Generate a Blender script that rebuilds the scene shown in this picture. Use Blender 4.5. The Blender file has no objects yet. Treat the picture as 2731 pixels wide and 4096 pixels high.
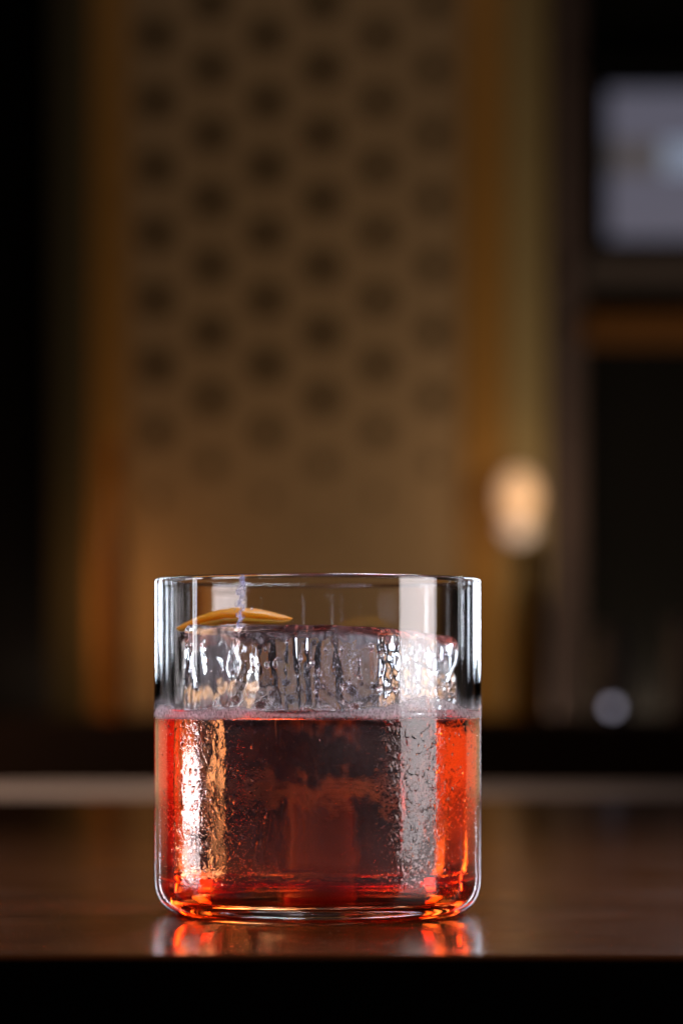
import bpy, bmesh, math, random
import numpy as np
from mathutils import noise, Vector
random.seed(7)
PI = math.pi
C = bpy.context.scene.collection
sc = bpy.context.scene
MM = 0.001

# ---------------------------------------------------------------- camera
CX, CY, CZ = 5.8, -715.0, 57.0           # mm
cam = bpy.data.cameras.new("camera"); camo = bpy.data.objects.new("camera", cam); C.objects.link(camo)
camo.location = (CX*MM, CY*MM, CZ*MM); camo.rotation_euler = (PI/2, 0, 0)
cam.sensor_fit = 'HORIZONTAL'; cam.sensor_width = 24; cam.lens = 102.6
cam.shift_y = 0.2468
cam.clip_start = 0.01; cam.clip_end = 50
cam.dof.use_dof = True; cam.dof.focus_distance = 0.684; cam.dof.aperture_fstop = 8.4
sc.camera = camo

# ---------------------------------------------------------------- world and exposure
w = bpy.data.worlds.new("World"); sc.world = w; w.use_nodes = True
w.node_tree.nodes['Background'].inputs[0].default_value = (0.55, 0.5, 0.55, 1)
w.node_tree.nodes['Background'].inputs[1].default_value = 0.018
sc.view_settings.view_transform = 'Standard'; sc.view_settings.look = 'None'
sc.view_settings.exposure = 0; sc.view_settings.gamma = 1
cy = sc.cycles
cy.max_bounces = 32; cy.transmission_bounces = 32; cy.glossy_bounces = 16; cy.diffuse_bounces = 4
cy.transparent_max_bounces = 32; cy.volume_bounces = 0
cy.caustics_reflective = True; cy.caustics_refractive = True; cy.blur_glossy = 0.0
cy.sample_clamp_indirect = 30; cy.use_denoising = True

# ---------------------------------------------------------------- lamps (L = radiance wanted)
def area(name, loc, target, sx, sy, L, col, spread=180):
    l = bpy.data.lights.new(name, 'AREA'); l.shape = 'RECTANGLE'; l.size = sx*MM; l.size_y = sy*MM
    l.energy = L*PI*sx*sy*1e-6/{180: 1, 120: 2.5, 90: 4.5, 60: 10.2}[spread]; l.color = col; l.spread = math.radians(spread)
    o = bpy.data.objects.new(name, l); C.objects.link(o)
    o.location = Vector(loc)*MM
    d = Vector(target) - Vector(loc)
    o.rotation_euler = d.to_track_quat('-Z', 'Y').to_euler()
    return o
area("softbox_right", (575, -172, 300), (0, 0, 300), 330, 640, 7.5, (1, .93, .95), 120)
area("backlight_top", (150, 480, 720), (0, 0, 60), 240, 200, 40, (.86, .92, 1), 60)  # unseen, added for sparkle on the ice rim and a brighter mist
area("strip_light_right", (420, 610, 300), (0, 0, 80), 12, 480, 170, (.8, .88, 1), 60)
area("strip_light_left", (-420, 560, 300), (0, 0, 80), 9, 480, 170, (.8, .88, 1), 60)
area("strip_light_side", (640, 330, 300), (0, 0, 80), 22, 480, 5, (.88, .93, 1), 60)
area("strip_light_side", (-640, 330, 300), (0, 0, 80), 22, 480, 3.5, (.9, .93, 1), 60)
area("ice_light_right", (250, 650, 210), (0, 0, 120), 48, 300, 17, (.78, .87, 1), 60)  # unseen pair, left and right, added to whiten the ice
area("ice_light_left", (-262, 650, 210), (0, 0, 120), 40, 300, 14, (.78, .87, 1), 60)
area("low_light_back_left", (-400, 540, 20), (0, 0, 20), 380, 38, 1.1, (1, .55, .28), 120)
area("low_light_back_right", (420, 520, 20), (0, 0, 20), 380, 38, 1.1, (1, .55, .28), 120)
area("low_light_rim", (215, 650, 24), (0, 0, 24), 46, 40, 1.6, (.9, .92, 1), 90)
area("low_light_left", (-420, 35, 16), (0, 0, 20), 130, 27, 32, (1, .86, .88), 90)
area("strip_light_left_front", (-480, 20, 190), (0, 0, 120), 16, 260, 13, (.9, .94, 1), 90)
area("ledge_fill", (-260, 830, 500), (-260, 830, 0), 600, 90, 16, (1, .74, .55), 60)  # unseen light added so the far ledge reads bright
area("top_glow", (-250, -300, 700), (0, 0, 40), 260, 260, 15, (.9, .78, .92), 60)  # unseen front light added to tint the glass haze
# unseen warm lights added to brighten the back bar
area("panel_fill_warm", (720, 2150, 270), (60, 2885, 190), 160, 260, 27, (1, .74, .46), 120)
area("bottle_fill_left", (-700, 1350, 320), (-330, 1725, 60), 140, 200, 12, (1, .55, .22), 120)  # added to bring out the left bottle
area("panel_fill_top", (0, 2000, 1250), (0, 2885, 480), 600, 100, 3.2, (1, .72, .45), 120)

area("panel_cavity_fill", (60, 2908, -20), (60, 2908, 500), 900, 24, 50, (1, .75, .5))  # added behind the sheet to lighten the lower holes
area("wall_lamp_glow", (225, 2740, 275), (225, 2885, 262), 50, 50, 7, (1, .62, .3))
area("left_wall_glow", (-275, 2690, 150), (-262, 2885, 160), 60, 120, 5.5, (1, .42, .1))  # unseen light added for an amber glow on the panel

# ---------------------------------------------------------------- helpers
def new_obj(name, me, mat=None, parent=None, smooth=True):
    o = bpy.data.objects.new(name, me); C.objects.link(o)
    if mat is not None:
        for m in (mat if isinstance(mat, (list, tuple)) else [mat]): me.materials.append(m)
    if parent: o.parent = parent
    if smooth and len(me.polygons): me.polygons.foreach_set('use_smooth', [True]*len(me.polygons))
    return o
def bm_obj(name, bm, mat, parent=None, smooth=True):
    me = bpy.data.meshes.new(name); bm.to_mesh(me); bm.free(); return new_obj(name, me, mat, parent, smooth)
def tag(o, label, cat, group=None, kind=None):
    if label: o['label'] = label
    if cat: o['category'] = cat
    if group: o['group'] = group
    if kind: o['kind'] = kind
    return o
def empty(name, loc, label, cat, group=None):
    o = bpy.data.objects.new(name, None); C.objects.link(o); o.location = Vector(loc)*MM
    o.empty_display_size = .01
    return tag(o, label, cat, group)
def lathe(prof, n=96):
    """prof: list of (r,z) mm; returns verts, faces (outward when going bottom to top outside)"""
    V = []; F = []; idx = []
    for r, z in prof:
        if r < 1e-6: idx.append([len(V)]); V.append((0, 0, z*MM))
        else:
            idx.append(list(range(len(V), len(V)+n)))
            V += [(r*MM*math.cos(2*PI*k/n), r*MM*math.sin(2*PI*k/n), z*MM) for k in range(n)]
    for a, b in zip(idx[:-1], idx[1:]):
        for k in range(n):
            k2 = (k+1) % n
            if len(a) == 1 and len(b) == 1: continue
            if len(a) == 1: F.append((a[0], b[k2], b[k]))
            elif len(b) == 1: F.append((a[k], a[k2], b[0]))
            else: F.append((a[k], a[k2], b[k2], b[k]))
    return V, F
def lathe_obj(name, prof, mat, parent=None, n=64):
    V, F = lathe(prof, n); me = bpy.data.meshes.new(name); me.from_pydata(V, [], F); me.update()
    return new_obj(name, me, mat, parent)
def box(name, lo, hi, mat, parent=None, bev=0.6, rel=None):
    bm = bmesh.new(); bmesh.ops.create_cube(bm, size=1)
    lo = Vector(lo); hi = Vector(hi)
    if rel: lo = lo-Vector(rel); hi = hi-Vector(rel)
    for v in bm.verts: v.co = Vector(((lo[i]+hi[i])/2 + v.co[i]*(hi[i]-lo[i]) for i in range(3)))*MM
    if bev: bmesh.ops.bevel(bm, geom=bm.edges[:], offset=bev*MM, segments=2, affect='EDGES')
    return bm_obj(name, bm, mat, parent, smooth=False)
def mat(name):
    m = bpy.data.materials.new(name); m.use_nodes = True; nt = m.node_tree; nt.nodes.clear()
    out = nt.nodes.new('ShaderNodeOutputMaterial'); return m, nt, out
def pbr(name, col, rough=.5, metal=0, spec=.5, emis=None, estr=0, var=.15, scale=30, ):
    m, nt, out = mat(name)
    p = nt.nodes.new('ShaderNodeBsdfPrincipled'); nt.links.new(p.outputs[0], out.inputs[0])
    p.inputs['Roughness'].default_value = rough; p.inputs['Metallic'].default_value = metal
    p.inputs['Specular IOR Level'].default_value = spec
    tc = nt.nodes.new('ShaderNodeTexCoord'); n = nt.nodes.new('ShaderNodeTexNoise')
    n.inputs['Scale'].default_value = scale; n.inputs['Detail'].default_value = 4
    nt.links.new(tc.outputs['Object'], n.inputs['Vector'])
    mx = nt.nodes.new('ShaderNodeMix'); mx.data_type = 'RGBA'
    mx.inputs[6].default_value = (*[c*(1-var) for c in col], 1); mx.inputs[7].default_value = (*[min(1, c*(1+var)) for c in col], 1)
    nt.links.new(n.outputs[0], mx.inputs[0]); nt.links.new(mx.outputs[2], p.inputs['Base Color'])
    if emis:
        p.inputs['Emission Color'].default_value = (*emis, 1); p.inputs['Emission Strength'].default_value = estr
    return m
def N(nt, typ, **kw):
    n = nt.nodes.new(typ)
    for k, v in kw.items():
        if hasattr(n, k): setattr(n, k, v)
        else: n.inputs[k.replace('_', ' ')].default_value = v
    return n
def math_node(nt, op, a, b=None):
    n = nt.nodes.new('ShaderNodeMath'); n.operation = op
    for i, x in enumerate((a, b)):
        if x is None: continue
        if isinstance(x, (int, float)): n.inputs[i].default_value = x
        else: nt.links.new(x, n.inputs[i])
    return n.outputs[0]

# ---------------------------------------------------------------- materials of the drink
Z0 = 47.7; ZM = 48.7; RI = 38.6; RO = 40.0
def m_glass():
    m, nt, out = mat("clear_glass")
    g = N(nt, 'ShaderNodeBsdfGlass'); g.inputs['IOR'].default_value = 1.5; g.inputs['Roughness'].default_value = 0
    cond = N(nt, 'ShaderNodeAttribute', attribute_name='cond'); fog = N(nt, 'ShaderNodeAttribute', attribute_name='fog')
    tc = N(nt, 'ShaderNodeTexCoord')
    wn = N(nt, 'ShaderNodeTexNoise'); wn.inputs['Scale'].default_value = 500; wn.inputs['Detail'].default_value = 2
    nt.links.new(tc.outputs['Object'], wn.inputs['Vector'])
    mp = N(nt, 'ShaderNodeMapping'); mp.inputs['Scale'].default_value = (1, 1, .72)
    vm = N(nt, 'ShaderNodeVectorMath', operation='MULTIPLY_ADD'); vm.inputs[1].default_value = (.0012, .0012, .0012)
    nt.links.new(wn.outputs['Color'], vm.inputs[0]); nt.links.new(tc.outputs['Object'], vm.inputs[2])
    nt.links.new(vm.outputs[0], mp.inputs[0])
    v1 = N(nt, 'ShaderNodeTexVoronoi', feature='SMOOTH_F1'); v1.inputs['Scale'].default_value = 640; v1.inputs['Smoothness'].default_value = .35
    v2 = N(nt, 'ShaderNodeTexVoronoi', feature='SMOOTH_F1'); v2.inputs['Scale'].default_value = 1900; v2.inputs['Smoothness'].default_value = .3
    nt.links.new(mp.outputs[0], v1.inputs['Vector']); nt.links.new(mp.outputs[0], v2.inputs['Vector'])
    hs = []
    for v_, lo_, hi_, a_ in ((v1, .5, .12, 1.0), (v2, .5, .1, .3)):
        mr = N(nt, 'ShaderNodeMapRange', interpolation_type='SMOOTHERSTEP'); mr.inputs[1].default_value = hi_; mr.inputs[2].default_value = lo_
        mr.inputs[3].default_value = a_; mr.inputs[4].default_value = 0
        nt.links.new(v_.outputs['Distance'], mr.inputs[0]); hs.append(mr.outputs[0])
    h = math_node(nt, 'ADD', hs[0], hs[1])
    b = N(nt, 'ShaderNodeBump'); b.inputs['Distance'].default_value = .00006
    nt.links.new(h, b.inputs['Height']); nt.links.new(cond.outputs['Fac'], b.inputs['Strength'])
    nt.links.new(b.outputs[0], g.inputs['Normal'])
    # mist band: a thin milky film of tiny droplets
    d = N(nt, 'ShaderNodeBsdfDiffuse'); d.inputs[0].default_value = (.8, .78, .84, 1)
    t = N(nt, 'ShaderNodeBsdfTranslucent'); t.inputs[0].default_value = (.8, .78, .84, 1)
    nt.links.new(b.outputs[0], d.inputs['Normal'])
    dt = N(nt, 'ShaderNodeMixShader'); dt.inputs[0].default_value = .6
    nt.links.new(d.outputs[0], dt.inputs[1]); nt.links.new(t.outputs[0], dt.inputs[2])
    mx = N(nt, 'ShaderNodeMixShader')
    sp = N(nt, 'ShaderNodeTexNoise'); sp.inputs['Scale'].default_value = 1500
    nt.links.new(tc.outputs['Object'], sp.inputs['Vector'])
    f = math_node(nt, 'MULTIPLY', fog.outputs['Fac'], math_node(nt, 'ADD', math_node(nt, 'MULTIPLY', v2.outputs['Distance'], .9), math_node(nt, 'MULTIPLY', sp.outputs[0], .7)))
    nt.links.new(f, mx.inputs[0]); nt.links.new(g.outputs[0], mx.inputs[1]); nt.links.new(dt.outputs[0], mx.inputs[2])
    nt.links.new(mx.outputs[0], out.inputs[0])
    return m
def m_refr(name, bump_scale, bump_dist, rough=0.0, absorb=None, stretch=.35, b2=None, milky=None):
    m, nt, out = mat(name)
    g = N(nt, 'ShaderNodeBsdfGlass'); g.inputs['Roughness'].default_value = rough
    a = N(nt, 'ShaderNodeAttribute', attribute_name='ior'); nt.links.new(a.outputs['Fac'], g.inputs['IOR'])
    if bump_dist:
        tc = N(nt, 'ShaderNodeTexCoord'); mp = N(nt, 'ShaderNodeMapping'); mp.inputs['Scale'].default_value = (1, 1, stretch)
        nt.links.new(tc.outputs['Object'], mp.inputs[0])
        n = N(nt, 'ShaderNodeTexNoise'); n.inputs['Scale'].default_value = bump_scale; n.inputs['Detail'].default_value = 3
        nt.links.new(mp.outputs[0], n.inputs['Vector'])
        h = n.outputs[0]
        if b2:
            v = N(nt, 'ShaderNodeTexVoronoi', feature='SMOOTH_F1'); v.inputs['Scale'].default_value = b2[0]
            nt.links.new(tc.outputs['Object'], v.inputs['Vector'])
            mr = N(nt, 'ShaderNodeMapRange'); mr.inputs[1].default_value = 0; mr.inputs[2].default_value = .45
            mr.inputs[3].default_value = b2[1]; mr.inputs[4].default_value = 0
            nt.links.new(v.outputs['Distance'], mr.inputs[0]); h = math_node(nt, 'ADD', h, mr.outputs[0])
        b = N(nt, 'ShaderNodeBump'); b.inputs['Distance'].default_value = bump_dist; b.inputs['Strength'].default_value = 1
        ba = N(nt, 'ShaderNodeAttribute', attribute_name='bump'); nt.links.new(ba.outputs['Fac'], b.inputs['Strength'])
        nt.links.new(h, b.inputs['Height']); nt.links.new(b.outputs[0], g.inputs['Normal'])
    if milky:
        sa = N(nt, 'ShaderNodeAttribute', attribute_name='refr_tint'); cm = N(nt, 'ShaderNodeMix', data_type='RGBA')
        cm.inputs[6].default_value = (1, 1, 1, 1); cm.inputs[7].default_value = (.42, .10, .07, 1)  # drink refracted under the ice top, painted in as a dark red tint
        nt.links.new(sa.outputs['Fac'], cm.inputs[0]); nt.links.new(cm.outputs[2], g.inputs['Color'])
        tc = N(nt, 'ShaderNodeTexCoord'); n = N(nt, 'ShaderNodeTexNoise'); n.inputs['Scale'].default_value = 130; n.inputs['Detail'].default_value = 6
        mp = N(nt, 'ShaderNodeMapping'); mp.inputs['Scale'].default_value = (1, 1, .4)
        nt.links.new(tc.outputs['Object'], mp.inputs[0]); nt.links.new(mp.outputs[0], n.inputs['Vector'])
        d = N(nt, 'ShaderNodeBsdfDiffuse'); d.inputs[0].default_value = (.85, .87, .95, 1)
        t = N(nt, 'ShaderNodeBsdfTranslucent'); t.inputs[0].default_value = (.85, .87, .95, 1)
        dt = N(nt, 'ShaderNodeMixShader'); dt.inputs[0].default_value = .7
        nt.links.new(d.outputs[0], dt.inputs[1]); nt.links.new(t.outputs[0], dt.inputs[2])
        mr = N(nt, 'ShaderNodeMapRange'); mr.inputs[1].default_value = .42; mr.inputs[2].default_value = .7
        mr.inputs[3].default_value = .02; mr.inputs[4].default_value = milky
        nt.links.new(n.outputs[0], mr.inputs[0])
        em = N(nt, 'ShaderNodeAttribute', attribute_name='above'); f = math_node(nt, 'MULTIPLY', mr.outputs[0], em.outputs['Fac'])
        ms = N(nt, 'ShaderNodeMixShader'); nt.links.new(f, ms.inputs[0]); nt.links.new(g.outputs[0], ms.inputs[1]); nt.links.new(dt.outputs[0], ms.inputs[2])
        nt.links.new(ms.outputs[0], out.inputs[0])
    else:
        nt.links.new(g.outputs[0], out.inputs[0])
    if absorb:
        v = N(nt, 'ShaderNodeVolumeAbsorption'); mxs = max(absorb)
        v.inputs['Color'].default_value = (*[1-s/mxs for s in absorb], 1); v.inputs['Density'].default_value = mxs
        nt.links.new(v.outputs[0], out.inputs[1])
    return m
M_GLASS = m_glass()
M_LIQ = m_refr("red_liquid", 300, .00001, absorb=(4, 70, 140))
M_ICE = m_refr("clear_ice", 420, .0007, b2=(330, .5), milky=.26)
def face_attr(me, name, vals):
    a = me.attributes.new(name, 'FLOAT', 'FACE'); a.data.foreach_set('value', vals)
def point_attr(me, name, vals):
    a = me.attributes.new(name, 'FLOAT', 'POINT'); a.data.foreach_set('value', vals)

# ---------------------------------------------------------------- tumbler
def sstep(a, b, x):
    t = min(1, max(0, (x-a)/(b-a))); return t*t*(3-2*t)
def build_glass():
    root = empty("tumbler", (0, 0, 0), "clear straight-sided tumbler with beaded moisture standing on the dark bar", "glass")
    prof = [(0, 1.0), (14, 1.0), (26, .9), (30, .55), (32, .1), (33, 0), (34, .1)]
    for k in range(1, 15):
        a = PI/2*k/14; prof.append((34.2+5.8*math.sin(a)**.95, .25+8.2*(1-math.cos(a))))
    for z in np.linspace(9.2, 80.6, 150): prof.append((RO, z))
    for k in range(0, 11):
        a = PI*k/10; prof.append((RO-.7+.7*math.cos(a), 81.1+.7*math.sin(a)))
    n_out = len(prof)-5
    for z in np.linspace(80.6, ZM+1.3, 26): prof.append((RI, z))
    n = 384
    V, F = lathe(prof, n)
    me = bpy.data.meshes.new("glass_wall"); me.from_pydata(V, [], F); me.update()
    cond = []; fog = []
    for x, y, z in V:
        z /= MM; r = math.hypot(x, y)/MM; xx = x/MM
        c = 0; f = 0
        if r > 39.5 and z < 60:
            ph = math.degrees(math.atan2(x, -y))   # 0 = towards camera, + = right
            nz = noise.noise(Vector((ph*.06, z*.07, 3)))
            left = math.exp(-((ph+44)/17)**2)*.75 + .3*math.exp(-((ph+24)/9)**2)*sstep(42, 15, z)
            right = sstep(17, 27, ph)*(1-.75*sstep(44, 56, ph))
            c = max(left, right*.95, .035)
            c *= .8+.7*nz
            c *= sstep(51+nz*3, 46, z)*sstep(4, 12, z)
            if abs(ph) > 100: c *= .35
            top = 50.0 + 3.4*math.exp(-((ph-38)/15)**2) + .5*math.sin(ph*.16) + 1.0*nz
            f = max(sstep(top+.5, top-.35, z), .3*sstep(top+3.5, top, z))*sstep(47.2, 48.9, z+nz*.6)*(.9-.3*sstep(15, 35, ph))
            if abs(ph) > 110: f *= .3
        if r > 39.5 and z < 49 and abs(ph) < 100:
            f = max(f, (.09+.045*noise.noise(Vector((ph*.05, z*.09, 8))))*sstep(5, 12, z)*sstep(48.5, 45, z)*(1-.75*sstep(38, 50, abs(ph))))
        cond.append(max(0, c)); fog.append(f)
    point_attr(me, 'cond', cond); point_attr(me, 'fog', fog)
    new_obj("glass_wall", me, M_GLASS, root)
    return root
tumbler = build_glass()

# ---------------------------------------------------------------- ice outline, shared by the ice and the cavity in the drink
PTS = [Vector((-32.5, -15.5)), Vector((15.0, -30.0)), Vector((35.2, 10.5)), Vector((-14.5, 33.5))]
SIDES = []
for i in range(4):
    a, b = PTS[i], PTS[(i+1) % 4]; e = (b-a).normalized(); nrm = Vector((e.y, -e.x)); SIDES.append((nrm, nrm.dot(a)))
def ice_r(ph, z):
    d = Vector((math.cos(ph), math.sin(ph))); s = 0
    for nrm, h in SIDES:
        c = nrm.dot(d)
        if c > 0.02: s += (c/h)**70
    r = s**(-1/70)
    x, y = d.x*r, d.y*r
    wx = 2.2*noise.noise(Vector((x*.08, y*.08, z*.09+7)))
    rg = noise.noise(Vector(((x+wx)*.19, (y+wx)*.19, z*.055)))               # vertical melt flutes
    rg2 = noise.noise(Vector(((x-wx)*.42+9, y*.42, z*.13)))
    p = noise.noise(Vector((x*.45, y*.45+20, z*.4)))
    front = sstep(8, -6, y-.55*x)
    r += (1.25*rg + .5*rg2)*(.25+.75*front+(.15*(1-front)*sstep(48, 42, z))) + .22*p*front - .5
    r -= .8*math.exp(-((z-58)/9)**2)*0.6
    # two upright seams on the wide front face
    for sx in (-4.2, -1.6):
        if y < 0: r -= .55*math.exp(-((x-sx+.05*(z-60))/.45)**2)
    return min(r, 37.9)
NP = 540
PH = [2*PI*k/NP for k in range(NP)]
def ztop(x, y): return 70.2 - .05*max(0, x) - .055*max(0, y-(-10))*0.6 + .5*noise.noise(Vector((x*.16, y*.16, 1)))
def build_ice():
    V = []; rows = []; info = []
    def ring(rf, zf):
        rows.append(list(range(len(V), len(V)+NP)))
        for ph in PH:
            r = rf(ph); x, y = r*math.cos(ph), r*math.sin(ph); V.append((x*MM, y*MM, zf(x, y)*MM))
    zb = 9.5
    V.append((0, 0, (zb+.5)*MM))
    for s in (.3, .6, .85): ring(lambda ph: ice_r(ph, zb)*s, lambda x, y: zb+.3)
    ring(lambda ph: ice_r(ph, zb)-1.2, lambda x, y: zb+.4)
    ring(lambda ph: ice_r(ph, zb+1.2)-.35, lambda x, y: zb+1.5)
    for z in np.linspace(13, ZM-.6, 16): ring(lambda ph: ice_r(ph, z)-.35, lambda x, y: z)
    nsub = len(rows)
    ring(lambda ph: ice_r(ph, ZM)-.02, lambda x, y: ZM+.02)
    ts = np.linspace(0, 1, 62)[1:]
    for t in ts:
        zz = ZM+(69.0-ZM)*t
        ring(lambda ph: ice_r(ph, zz), lambda x, y: ZM+.02+(ztop(x, y)-1.9-ZM)*t)
    for k in range(1, 7):
        a = PI/2*k/6
        ring(lambda ph: ice_r(ph, 69)-1.9*(1-math.cos(a)), lambda x, y: ztop(x, y)-1.9+1.9*math.sin(a))
    for s in np.linspace(.95, .05, 26):
        ring(lambda ph: (ice_r(ph, 69)-1.9)*s, lambda x, y: ztop(x, y)-.5*(1-s)+.25*noise.noise(Vector((x*.5, y*.5, 5))))
    V.append((0, 0, (ztop(0, 0)-.5)*MM)); F = []; ior = []; bp = []
    for k in range(NP): F.append((0, rows[0][(k+1) % NP], rows[0][k])); ior.append(1.0)
    for i, (a, b) in enumerate(zip(rows[:-1], rows[1:])):
        v = 1.31 if i >= nsub else 1.0
        for k in range(NP):
            k2 = (k+1) % NP; F.append((a[k], a[k2], b[k2], b[k])); ior.append(v)
    l = rows[-1]
    for k in range(NP): F.append((l[k], l[(k+1) % NP], len(V)-1)); ior.append(1.31)
    me = bpy.data.meshes.new("ice_cube"); me.from_pydata(V, [], F); me.update()
    face_attr(me, 'ior', ior); face_attr(me, 'above', [1.0 if v > 1.2 else 0.0 for v in ior])
    b = []
    for x, y, z in V:
        x, y, z = x/MM, y/MM, z/MM
        right = sstep(12, 20, x)
        q = .5+.9*noise.noise(Vector((x*.12+4, y*.12, z*.05)))
        q = sstep(.35, .8, q)
        fr = sstep(8, -6, y-.55*x)
        b.append((.0+.35*q+.3*right+.5*math.exp(-((x-4+.12*(z-55))/3.2)**2)*sstep(66, 62, z))*fr)
    point_attr(me, 'bump', b)
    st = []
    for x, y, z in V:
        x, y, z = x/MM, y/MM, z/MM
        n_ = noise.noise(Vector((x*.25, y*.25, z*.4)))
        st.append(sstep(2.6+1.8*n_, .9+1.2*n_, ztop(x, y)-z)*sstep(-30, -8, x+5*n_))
    point_attr(me, 'refr_tint', st)
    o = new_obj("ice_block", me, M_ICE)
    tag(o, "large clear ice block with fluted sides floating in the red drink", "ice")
build_ice()

def ice_drops():
    its = []
    for i in range(420):
        ph = random.uniform(-PI*.95, .35); z = random.uniform(54, 66)
        x_ = math.cos(ph)*ice_r(ph, z)
        if random.random() > (.35+.65*math.exp(-((x_-5)/9)**2)): continue
        r = ice_r(ph, z)-.05; q = .16+.75*random.random()**4
        its.append((r*math.cos(ph), r*math.sin(ph), z, q*.5, q, q*random.uniform(.9, 1.7), ph))
    return its
def build_liquid():
    V = []; rows = []; attr = []
    WALL, AIR, CAV = 1.36/1.5, 1.36, 1.36/1.31
    def ring(rf, z):
        rows.append(list(range(len(V), len(V)+NP)))
        for ph in PH:
            r = rf(ph); V.append((r*math.cos(ph)*MM, r*math.sin(ph)*MM, (z if not callable(z) else z(ph))*MM))
    F = []; ior = []
    # outer skin, bottom to top
    V.append((0, 0, 4.0*MM)); 
    for r, z in [(8, 4.0), (20, 4.0), (29, 4.05)]: ring(lambda ph: r, z)
    for k in range(0, 11):
        a = PI/2*k/10; ring(lambda ph: 31.2+7.4*math.sin(a), 4.15+6.5*(1-math.cos(a)))
    for z in np.linspace(12, ZM+1.25, 30): ring(lambda ph: RI, z)
    nw = len(rows)
    for k in range(NP): F.append((0, rows[0][(k+1) % NP], rows[0][k])); ior.append(WALL)
    for a, b in zip(rows[:-1], rows[1:]):
        for k in range(NP):
            k2 = (k+1) % NP; F.append((a[k], a[k2], b[k2], b[k])); ior.append(WALL)
    # top surface: meniscus at the wall, flat, meniscus at the ice
    last = rows[-1]
    ts = [.03, .07, .12, .2, .3, .45, .6, .75, .88, .95, 1]
    for t in ts:
        cur = list(range(len(V), len(V)+NP))
        for ph in PH:
            ri = ice_r(ph, ZM); gap = RI-ri; r = RI-gap*t
            dw = RI-r; di = r-ri
            z = Z0+2.25*math.exp(-dw/.75)*(1 if t < 1 else 1)+(ZM-Z0)*math.exp(-di/.6)
            if t == 1: z = ZM
            V.append((r*math.cos(ph)*MM, r*math.sin(ph)*MM, min(z, ZM+1.2)*MM))
        for k in range(NP):
            k2 = (k+1) % NP; F.append((last[k], last[k2], cur[k2], cur[k])); ior.append(AIR)
        last = cur
    # cavity filled by the ice, going down
    for z in list(np.linspace(ZM-.6, 11, 48))+[10.2]:
        cur = list(range(len(V), len(V)+NP))
        for ph in PH:
            r = ice_r(ph, z)-(0 if z > 10.5 else .7); V.append((r*math.cos(ph)*MM, r*math.sin(ph)*MM, z*MM))
        for k in range(NP):
            k2 = (k+1) % NP; F.append((last[k], last[k2], cur[k2], cur[k])); ior.append(CAV)
        last = cur
    for s in (.93, .6, .3):
        cur = list(range(len(V), len(V)+NP))
        for ph in PH:
            r = ice_r(ph, 9.5)*s; V.append((r*math.cos(ph)*MM, r*math.sin(ph)*MM, (9.4+.5*noise.noise(Vector((r*math.cos(ph)*.3, r*math.sin(ph)*.3, 2))))*MM))
        for k in range(NP):
            k2 = (k+1) % NP; F.append((last[k], last[k2], cur[k2], cur[k])); ior.append(CAV)
        last = cur
    V.append((0, 0, 9.4*MM))
    for k in range(NP): F.append((last[k], last[(k+1) % NP], len(V)-1)); ior.append(CAV)
    me = bpy.data.meshes.new("drink"); me.from_pydata(V, [], F); me.update()
    face_attr(me, 'ior', ior); point_attr(me, 'bump', [1.0]*len(V))
    o = new_obj("red_drink", me, M_LIQ)
    tag(o, "clear red cocktail filling the lower half of the tumbler", "drink")
build_liquid()

# bubbles along the edge of the drink
def m_simple_glass(name, ior, rough=0, col=(1, 1, 1)):
    m, nt, out = mat(name); g = N(nt, 'ShaderNodeBsdfGlass'); g.inputs['IOR'].default_value = ior; g.inputs['Roughness'].default_value = rough
    g.inputs[0].default_value = (*col, 1); nt.links.new(g.outputs[0], out.inputs[0]); return m
M_BUB = m_simple_glass("bubble_film", 1.3)
def blobs(name, items, mt, sub=1, parent=None):
    """items: (x,y,z,r,sx,sy,sz,axis-angle)"""
    bm = bmesh.new(); bmesh.ops.create_icosphere(bm, subdivisions=sub, radius=1)
    bv = np.array([v.co[:] for v in bm.verts]); bf = [[v.index for v in f.verts] for f in bm.faces]; bm.free()
    V = []; F = []; nb = len(bv)
    for i, (x, y, z, sr, st, sz, ph) in enumerate(items):
        c, s = math.cos(ph), math.sin(ph)
        q = bv*np.array([sr, st, sz])
        X = x+q[:, 0]*c-q[:, 1]*s; Y = y+q[:, 0]*s+q[:, 1]*c; Z = z+q[:, 2]
        V += list(zip(X*MM, Y*MM, Z*MM)); F += [[j+i*nb for j in f] for f in bf]
    me = bpy.data.meshes.new(name); me.from_pydata(V, [], F); me.update()
    return new_obj(name, me, mt, parent)
items = []
for i in range(1500):
    ph = random.uniform(0, 2*PI); r = .12+.4*random.random()**3
    rr = random.uniform(35.6, RI-r-.05) if random.random() < .6 else RI-r-.05-random.random()*.6
    if rr < ice_r(ph, ZM)+.3: rr = RI-r-.06
    items.append((rr*math.cos(ph), rr*math.sin(ph), Z0+random.uniform(.1, 1.3)+(.8 if rr > 37.5 else 0), r, r, r, 0))
o = blobs("foam_bubbles", items, M_BUB, 2)
tag(o, "ring of tiny clear bubbles floating at the edge of the red drink", "bubbles", kind='stuff')

o = blobs("melt_drop", ice_drops(), m_simple_glass("melt_water", 1.33), 2, bpy.data.objects["ice_block"]); o["kind"] = "stuff"
# larger drops of condensation on the outside of the glass
M_WATER = m_simple_glass("water_drop", 1.33)
items = []
for i in range(380):
    if random.random() < .5: ph = random.gauss(-42, 13)
    else: ph = random.uniform(20, 75)
    if random.random() < .12: ph = random.uniform(-75, 75)
    z = random.uniform(8, 46); r = .11+.2*random.random()**3
    a = math.radians(ph); items.append((RO*math.sin(a), -RO*math.cos(a), z, r*.45, r, r*random.uniform(1, 1.9), a-PI/2))
o = blobs("condensation_drop", items, M_WATER, 2, tumbler); o['kind'] = 'stuff'

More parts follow.
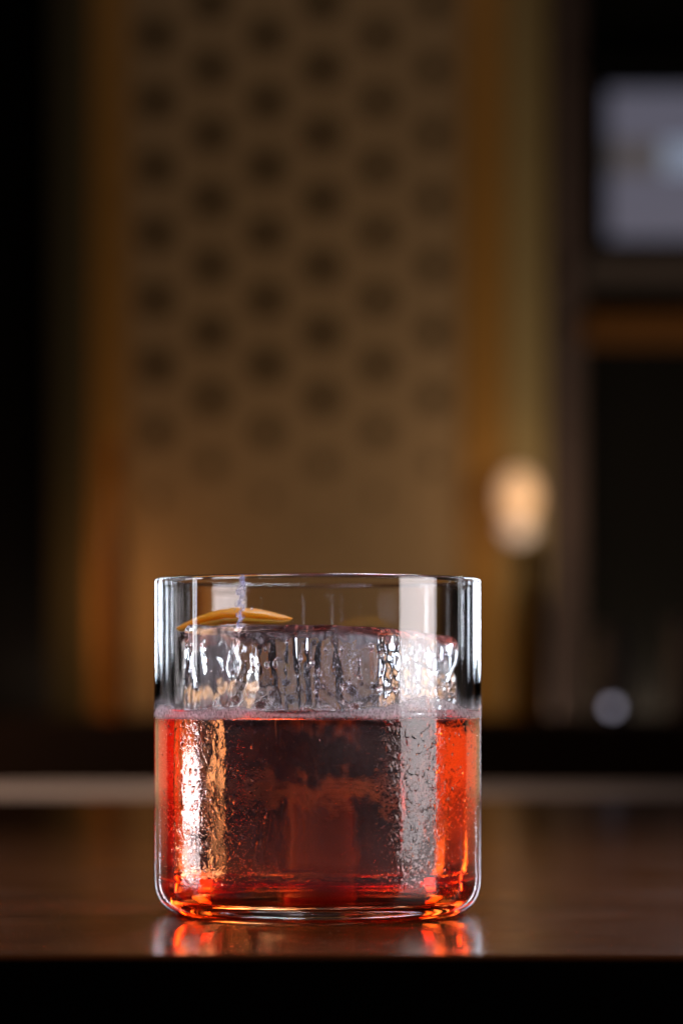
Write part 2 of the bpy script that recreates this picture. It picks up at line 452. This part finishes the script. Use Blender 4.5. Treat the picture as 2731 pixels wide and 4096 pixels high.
# ---------------------------------------------------------------- dried streak on the front of the glass
def m_residue():
    m, nt, out = mat("dried_residue")
    tc = N(nt, 'ShaderNodeTexCoord'); v = N(nt, 'ShaderNodeTexVoronoi', feature='DISTANCE_TO_EDGE'); v.inputs['Scale'].default_value = 900
    nt.links.new(tc.outputs['Object'], v.inputs['Vector'])
    mr = N(nt, 'ShaderNodeMapRange'); mr.inputs[1].default_value = 0; mr.inputs[2].default_value = .12; mr.inputs[3].default_value = .38; mr.inputs[4].default_value = .07
    nt.links.new(v.outputs['Distance'], mr.inputs[0])
    t = N(nt, 'ShaderNodeBsdfTransparent')
    d = N(nt, 'ShaderNodeBsdfDiffuse'); d.inputs[0].default_value = (.75, .75, .95, 1)
    tr = N(nt, 'ShaderNodeBsdfTranslucent'); tr.inputs[0].default_value = (.75, .75, .95, 1)
    a = N(nt, 'ShaderNodeMixShader'); a.inputs[0].default_value = .5; nt.links.new(d.outputs[0], a.inputs[1]); nt.links.new(tr.outputs[0], a.inputs[2])
    mx = N(nt, 'ShaderNodeMixShader'); nt.links.new(mr.outputs[0], mx.inputs[0]); nt.links.new(t.outputs[0], mx.inputs[1]); nt.links.new(a.outputs[0], mx.inputs[2])
    nt.links.new(mx.outputs[0], out.inputs[0]); return m
items = []
for i in range(90):
    z = random.uniform(69.5, 81.3); s = -17.5+.05*(z-75)+random.gauss(0, .55+.25*math.sin(z*1.3))
    r = random.uniform(.25, .85); a = math.asin(s/RO)
    items.append((RO*math.sin(a)*1.0012, -RO*math.cos(a)*1.0012, z, .03, r*.8, r, a-PI/2))
o = blobs("dried_streak", items, m_residue(), 2, tumbler); o['kind'] = 'stuff'; o['label'] = "pale lavender dried streak running down from the rim"

# ---------------------------------------------------------------- citrus peel
def m_peel(name, c1, c2, sss=.5):
    m, nt, out = mat(name); p = N(nt, 'ShaderNodeBsdfPrincipled'); nt.links.new(p.outputs[0], out.inputs[0])
    tc = N(nt, 'ShaderNodeTexCoord'); n = N(nt, 'ShaderNodeTexNoise'); n.inputs['Scale'].default_value = 350
    nt.links.new(tc.outputs['Object'], n.inputs['Vector'])
    mx = N(nt, 'ShaderNodeMix', data_type='RGBA'); mx.inputs[6].default_value = (*c1, 1); mx.inputs[7].default_value = (*c2, 1)
    nt.links.new(n.outputs[0], mx.inputs[0]); nt.links.new(mx.outputs[2], p.inputs['Base Color'])
    p.inputs['Roughness'].default_value = .35
    v = N(nt, 'ShaderNodeTexVoronoi'); v.inputs['Scale'].default_value = 900; nt.links.new(tc.outputs['Object'], v.inputs['Vector'])
    b = N(nt, 'ShaderNodeBump'); b.inputs['Distance'].default_value = .0002; b.inputs['Strength'].default_value = .6
    nt.links.new(v.outputs['Distance'], b.inputs['Height']); nt.links.new(b.outputs[0], p.inputs['Normal'])
    tr = N(nt, 'ShaderNodeBsdfTranslucent'); nt.links.new(mx.outputs[2], tr.inputs[0])
    ms = N(nt, 'ShaderNodeMixShader'); ms.inputs[0].default_value = sss
    nt.links.new(p.outputs[0], ms.inputs[1]); nt.links.new(tr.outputs[0], ms.inputs[2]); nt.links.new(ms.outputs[0], out.inputs[0])
    return m
def build_peel():
    root = empty("citrus_peel", (-20.5, -5, 70.2), "thin curved slice of orange citrus peel lying on the ice block", "citrus peel")
    def shell(name, t0, t1, m, inset):
        nu, nv = 60, 18; V = []; F = []
        L = 14.6-inset
        def P(u, v, t):
            # u along -1..1, v across -1..1
            wid = 6.5*(1-abs(u)**2.2)**.75+.15
            x = u*L; y = v*wid*.9+1.5*u*u
            arch = 3.9*(1-abs(u)**1.8)-.9*v*v*(1-u*u)
            th = (1-u*u)**.5
            z = .55+arch+(t-1)*2.8*th+.12*noise.noise(Vector((x*.4, y*.4, 0)))
            return (x*MM, y*MM, z*MM)
        for t in (t0, t1):
            for i in range(nu+1):
                for j in range(nv+1): V.append(P(-1+2*i/nu, -1+2*j/nv, t))
        def id(l, i, j): return l*(nu+1)*(nv+1)+i*(nv+1)+j
        for i in range(nu):
            for j in range(nv):
                F.append((id(0, i, j), id(0, i, j+1), id(0, i+1, j+1), id(0, i+1, j)))
                F.append((id(1, i, j), id(1, i+1, j), id(1, i+1, j+1), id(1, i, j+1)))
            F.append((id(0, i, 0), id(0, i+1, 0), id(1, i+1, 0), id(1, i, 0)))
            F.append((id(0, i+1, nv), id(0, i, nv), id(1, i, nv), id(1, i+1, nv)))
        for j in range(nv):
            F.append((id(0, 0, j+1), id(0, 0, j), id(1, 0, j), id(1, 0, j+1)))
            F.append((id(0, nu, j), id(0, nu, j+1), id(1, nu, j+1), id(1, nu, j)))
        me = bpy.data.meshes.new(name); me.from_pydata(V, [], F); me.update()
        return new_obj(name, me, m, root)
    shell("zest", .53, 1.0, m_peel("orange_zest", (.88, .42, .01), (.95, .52, .02)), 0)
    shell("pith", .0, .52, m_peel("yellow_pith", (.62, .40, .03), (.75, .5, .06)), .3)
    root.rotation_euler = (math.radians(4), math.radians(-4.5), math.radians(-8))
build_peel()

# ---------------------------------------------------------------- bar counter
def m_wood():
    m, nt, out = mat("dark_polished_wood"); p = N(nt, 'ShaderNodeBsdfPrincipled'); nt.links.new(p.outputs[0], out.inputs[0])
    tc = N(nt, 'ShaderNodeTexCoord'); mp = N(nt, 'ShaderNodeMapping'); mp.inputs['Scale'].default_value = (2.2, 60, 60)
    nt.links.new(tc.outputs['Object'], mp.inputs[0])
    n = N(nt, 'ShaderNodeTexNoise'); n.inputs['Scale'].default_value = 3; n.inputs['Detail'].default_value = 8; n.inputs['Distortion'].default_value = .6
    nt.links.new(mp.outputs[0], n.inputs['Vector'])
    mx = N(nt, 'ShaderNodeMix', data_type='RGBA'); mx.inputs[6].default_value = (.014, .0045, .0012, 1); mx.inputs[7].default_value = (.12, .036, .009, 1)
    nt.links.new(n.outputs[0], mx.inputs[0]); nt.links.new(mx.outputs[2], p.inputs['Base Color'])
    n2 = N(nt, 'ShaderNodeTexNoise'); n2.inputs['Scale'].default_value = 25; n2.inputs['Detail'].default_value = 5
    nt.links.new(tc.outputs['Object'], n2.inputs['Vector'])
    mr = N(nt, 'ShaderNodeMapRange'); mr.inputs[1].default_value = .3; mr.inputs[2].default_value = .7; mr.inputs[3].default_value = .16; mr.inputs[4].default_value = .22
    nt.links.new(n2.outputs[0], mr.inputs[0]); nt.links.new(mr.outputs[0], p.inputs['Roughness'])
    b = N(nt, 'ShaderNodeBump'); b.inputs['Distance'].default_value = .00012; b.inputs['Strength'].default_value = .5
    nt.links.new(n.outputs[0], b.inputs['Height']); nt.links.new(b.outputs[0], p.inputs['Normal'])
    p.inputs['Specular IOR Level'].default_value = .2; p.inputs['Specular Tint'].default_value = (1, .74, .52, 1)
    return m
M_WOOD = m_wood()
M_BLACK = pbr("shaded_bar_front", (.0015, .001, .001), .8, spec=0)  # black colour stands in for the unlit shade of the front
bar = empty("bar_counter", (0, 0, 0), "dark polished wooden bar top with a squared front edge carrying the tumbler", "bar counter")
box("counter_top", (-900, -110, -1.3), (900, 700, 0), M_WOOD, bar, .4)
box("counter_front", (-900, -109.9, -600), (900, 699, -1.5), M_BLACK, bar, 0)
M_METAL = pbr("brushed_pale_metal", (.62, .5, .46), .5, metal=0, scale=8, var=.35)
tray = box("service_ledge", (-1100, 701.5, -20), (1100, 905, -.5), M_METAL, None, 1.0)
tag(tray, "pale metal service ledge along the far edge of the dark bar top", "ledge")
# dust
items = []
for i in range(160):
    items.append((random.uniform(-75, 90), random.uniform(-108, 60), .05, random.uniform(.03, .10), random.uniform(.03, .08), random.uniform(.03, .06), random.random()*3))
o = blobs("dust_specks", items, pbr("dust", (.4, .36, .32), .9), 1); tag(o, "fine pale dust specks scattered on the dark bar top", "dust", kind='stuff')

# ---------------------------------------------------------------- back bar, far out of focus
def P(px, py, d):      # photograph position (1568 wide) at distance d mm from the lens -> world mm
    return Vector((CX+(px-784)/6703*d, CY+d, CZ-(py-1563)/6703*d))
D = 3600.
DB = 2440.
M_WALL = pbr("dark_wall", (.006, .005, .005), .9, spec=.05)
wl = box("back_wall", (-2200, CY+D+150, -700), (2200, CY+D+200, 2200), M_WALL, None, 0); tag(wl, None, None, kind='structure')
fl = box("floor", (-2200, -1500, -760), (2200, CY+D+200, -701), M_WALL, None, 0); tag(fl, None, None, kind='structure')

M_GOLD = pbr("bronze_panel", (.31, .215, .13), .45, metal=.15, scale=6)
M_HOLE = pbr("panel_backing", (.03, .02, .011), .8, spec=.1)
M_BRASS = pbr("amber_brass_trim", (.34, .175, .04), .4, metal=.3)
M_OLIVE = pbr("olive_gold_trim", (.27, .21, .10), .5, metal=.2)
def build_panel():
    a = P(290, 1650, D); b = P(1085, -160, D)
    root = empty("perforated_panel", (0, CY+D, a.z), "tall bronze back panel pierced with staggered round holes, out of focus", "wall panel")
    off = Vector(root.location)/MM
    pw = 127.5/6703*D; ph = 152/6703*D; rh = 38/6703*D; nseg = 24
    V = []; F = []
    ncol = 6
    yb = CY+D
    for c in range(ncol):
        xc = P(350+127.5*c+8, 0, D).x
        ys = 80 if c % 2 == 0 else 4
        for rI in range(-2, 11):
            zc = P(0, ys+152*rI, D).z
            if zc-ph/2 < a.z-ph: continue
            base = len(V)
            for k in range(nseg):
                fade = max(.03, 1-sstep(820, 1420, ys+152*rI))*(1-.12*max(0, c-3)); rq = rh*fade  # holes shrink downward and rightward in place of light washing them out
                t = 2*PI*(k+.5)/nseg; cx, cz = math.cos(t), math.sin(t)
                m_ = max(abs(cx)/(pw/2), abs(cz)/(ph/2))
                V.append((xc+cx/m_, yb, zc+cz/m_)); V.append((xc+cx*rq, yb, zc+cz*rq)); V.append((xc+cx*rq, yb+30, zc+cz*rq))
            # square corners
            for k in range(nseg):
                i0 = base+3*k; i1 = base+3*((k+1) % nseg)
                F.append((i0, i1, i1+1, i0+1)); F.append((i0+1, i1+1, i1+2, i0+2))
    me = bpy.data.meshes.new("pierced_sheet"); me.from_pydata([tuple((Vector(v)-off)*MM) for v in V], [], F); me.update()
    new_obj("pierced_sheet", me, [M_GOLD, M_HOLE], root, smooth=False)
    me.polygons.foreach_set("material_index", [i % 2 for i in range(len(me.polygons))])
    bk = box("backing", (P(205, 0, D).x, yb+45, a.z), (P(1260, 0, D).x, yb+60, b.z), M_HOLE, root, 0, rel=off)
    box("trim", (P(212, 0, D).x, yb-6, a.z), (P(291, 0, D).x, yb+12, b.z), M_BRASS, root, 1, rel=off)
    box("trim", (P(1062, 0, D).x, yb-6, a.z), (P(1160, 0, D).x, yb+12, b.z), M_BRASS, root, 1, rel=off)
    box("trim", (P(1161, 0, D).x, yb-9, a.z), (P(1252, 0, D).x, yb+12, b.z), M_OLIVE, root, 1, rel=off)
build_panel()
def slab(name, px0, py0, px1, py1, d, depth, mt, label=None, cat=None, parent=None, rel=None):
    a = P(px0, py1, d); b = P(px1, py0, d)
    o = box(name, (a.x, a.y, a.z), (b.x, b.y+depth, b.z), mt, parent, 1, rel=rel)
    if label: tag(o, label, cat)
    return o
M_POST = pbr("plum_brown_post", (.075, .055, .06), .7, spec=.2)
slab("side_board", 120, -200, 211, 1655, D-10, 40, pbr("dark_olive_board", (.035, .028, .008), .6), "dark olive board left of the amber trim of the bronze panel", "board")
slab("door_post", 1275, -200, 1335, 1655, D-20, 60, M_POST, "narrow plum brown upright post right of the bronze panel", "post")
M_DARKW = pbr("dark_shelf_wood", (.045, .024, .016), .7, spec=.2)
slab("back_counter", -700, 1655, 2300, 2600, DB-150, 400, M_DARKW, "dark brown back counter running behind the bar", "counter")
# shelf unit at the right
su = empty("shelf_unit", P(1450, 1655, D), "black shelf unit at the right edge, out of focus", "shelf unit")
r0 = Vector(su.location)/MM
M_BOARD = pbr("grey_brown_board", (.06, .05, .055), .7, spec=.2)
M_OR = pbr("orange_wood_board", (.10, .04, .008), .7, spec=.15)
M_BLK = pbr("black_panel", (.006, .006, .0065), .9, spec=.05)
slab("shelf_back", 1340, -200, 1800, 1655, D+40, 12, M_BLK, parent=su, rel=r0)
slab("shelf", 1340, 588, 1800, 650, D-40, 75, M_BOARD, parent=su, rel=r0)
slab("shelf", 1340, 722, 1800, 775, D-40, 75, M_OR, parent=su, rel=r0)
slab("shelf", 1340, 130, 1800, 165, D-40, 75, M_BLK, parent=su, rel=r0)
M_LIT = pbr("cool_lit_glass", (.06, .06, .085), .6, emis=(.52, .52, .72), estr=.16)
M_LITD = pbr("cool_dim_glass", (.2, .2, .22), .4, emis=(.4, .4, .5), estr=.08)
M_LITB = pbr("blue_lit_glass", (.3, .35, .45), .4, emis=(.45, .58, .85), estr=.3)
lp = empty("light_panel", P(1480, 560, D-25), "cool white lit panel standing on the grey shelf at the upper right", "light panel")
r1 = Vector(lp.location)/MM
slab("pane", 1398, 205, 1700, 322, D-30, 12, M_LIT, parent=lp, rel=r1)
slab("pane", 1398, 396, 1700, 545, D-30, 12, M_LIT, parent=lp, rel=r1)
slab("rail", 1398, 323, 1522, 395, D-30, 12, M_LITD, parent=lp, rel=r1)
slab("pane", 1523, 323, 1700, 395, D-30, 12, M_LITB, parent=lp, rel=r1)
# bottles and small things on the back counter
def bottle(px, pytop, pybase, wpx, d, mt, mcap, label, neck=.32, group=None):
    b = P(px, pybase, d); H = (pybase-pytop)/6703*d; R = wpx/2/6703*d
    root = empty("bottle", b, label, "bottle", group)
    pr = [(0, 0), (R*.92, 0), (R, H*.02), (R, H*.56), (R*.93, H*.62), (R*neck*1.15, H*.74), (R*neck, H*.8), (R*neck, H*.93), (0, H*.93)]
    lathe_obj("bottle_body", pr, mt, root, 40)
    lathe_obj("cap", [(0, H*.932), (R*neck*1.2, H*.932), (R*neck*1.2, H*.995), (0, H)], mcap, root, 24)
    return root
M_AMB = pbr("amber_glow_glass", (.55, .20, .035), .25); M_ROSE = pbr("rose_bottle", (.42, .2, .12), .3)
M_GOLDB = pbr("golden_bottle", (.42, .24, .05), .25); M_CAP = pbr("bottle_cap", (.08, .06, .05), .4)
M_FROST = pbr("frosted_grey_glass", (.28, .27, .33), .4)
bottle(262, 1010, 1655, 62, DB, M_AMB, M_AMB, "tall amber bottle shape added for the orange glow left of the glass", .45)  # bottle shape added in place of a warm wall glow
bottle(1215, 1250, 1655, 90, DB, M_GOLDB, M_GOLDB, "golden bottle on the back counter below the small round lamp", .6)
bottle(1400, 1440, 1655, 84, DB, M_FROST, M_FROST, "grey frosted bottle on the back counter right of the post", .75)
bottle(1572, 1420, 1655, 84, DB, M_FROST, M_FROST, "grey frosted bottle cut by the right edge of the picture", .75)
# small wall lamp
M_LA = pbr("peach_lamp_glass", (.5, .35, .2), .4, emis=(1.0, .6, .36), estr=.52)
M_LB = pbr("pale_lamp_glass", (.5, .45, .4), .4, emis=(.9, .62, .5), estr=.52)
wlm = empty("wall_lamp", P(1190, 1160, D-60), "small round peach lamp with a pale lower bowl on the right trim", "lamp")
s = D/6703
V_ = [(0, 0)]+[(46*s*math.sin(a), 62*s*(1-math.cos(a))/1.0) for a in np.linspace(.2, PI-.2, 14)]+[(0, 124*s)]
o1 = lathe_obj("lamp_shade", V_, M_LA, wlm, 32); o1.location = (0, 0, -44*s*MM)
o2 = lathe_obj("lamp_bowl", [(0, 0)]+[(36*s*math.sin(a), 36*s*(1-math.cos(a))) for a in np.linspace(.2, PI/2, 10)]+[(0, 36*s)], M_LB, wlm, 32); o2.location = (0, 0, -82*s*MM)
box("lamp_arm", (-4, 20, -6), (4, 58, 6), M_BRASS, wlm, .5)
il = lathe_obj("glint_ball", [(0, -4)]+[(4*math.sin(a), -4*math.cos(a)) for a in np.linspace(.3, PI-.3, 8)]+[(0, 4)], pbr("glint_glow", (.3, .3, .3), .4, emis=(.8, .75, .95), estr=1.0), None, 20)  # glowing ball added in place of a highlight on metal
il.location = P(1405, 1625, DB-130)*MM; tag(il, "tiny cool white glowing ball in place of a glint, blurred to a disc on the back counter", "light")
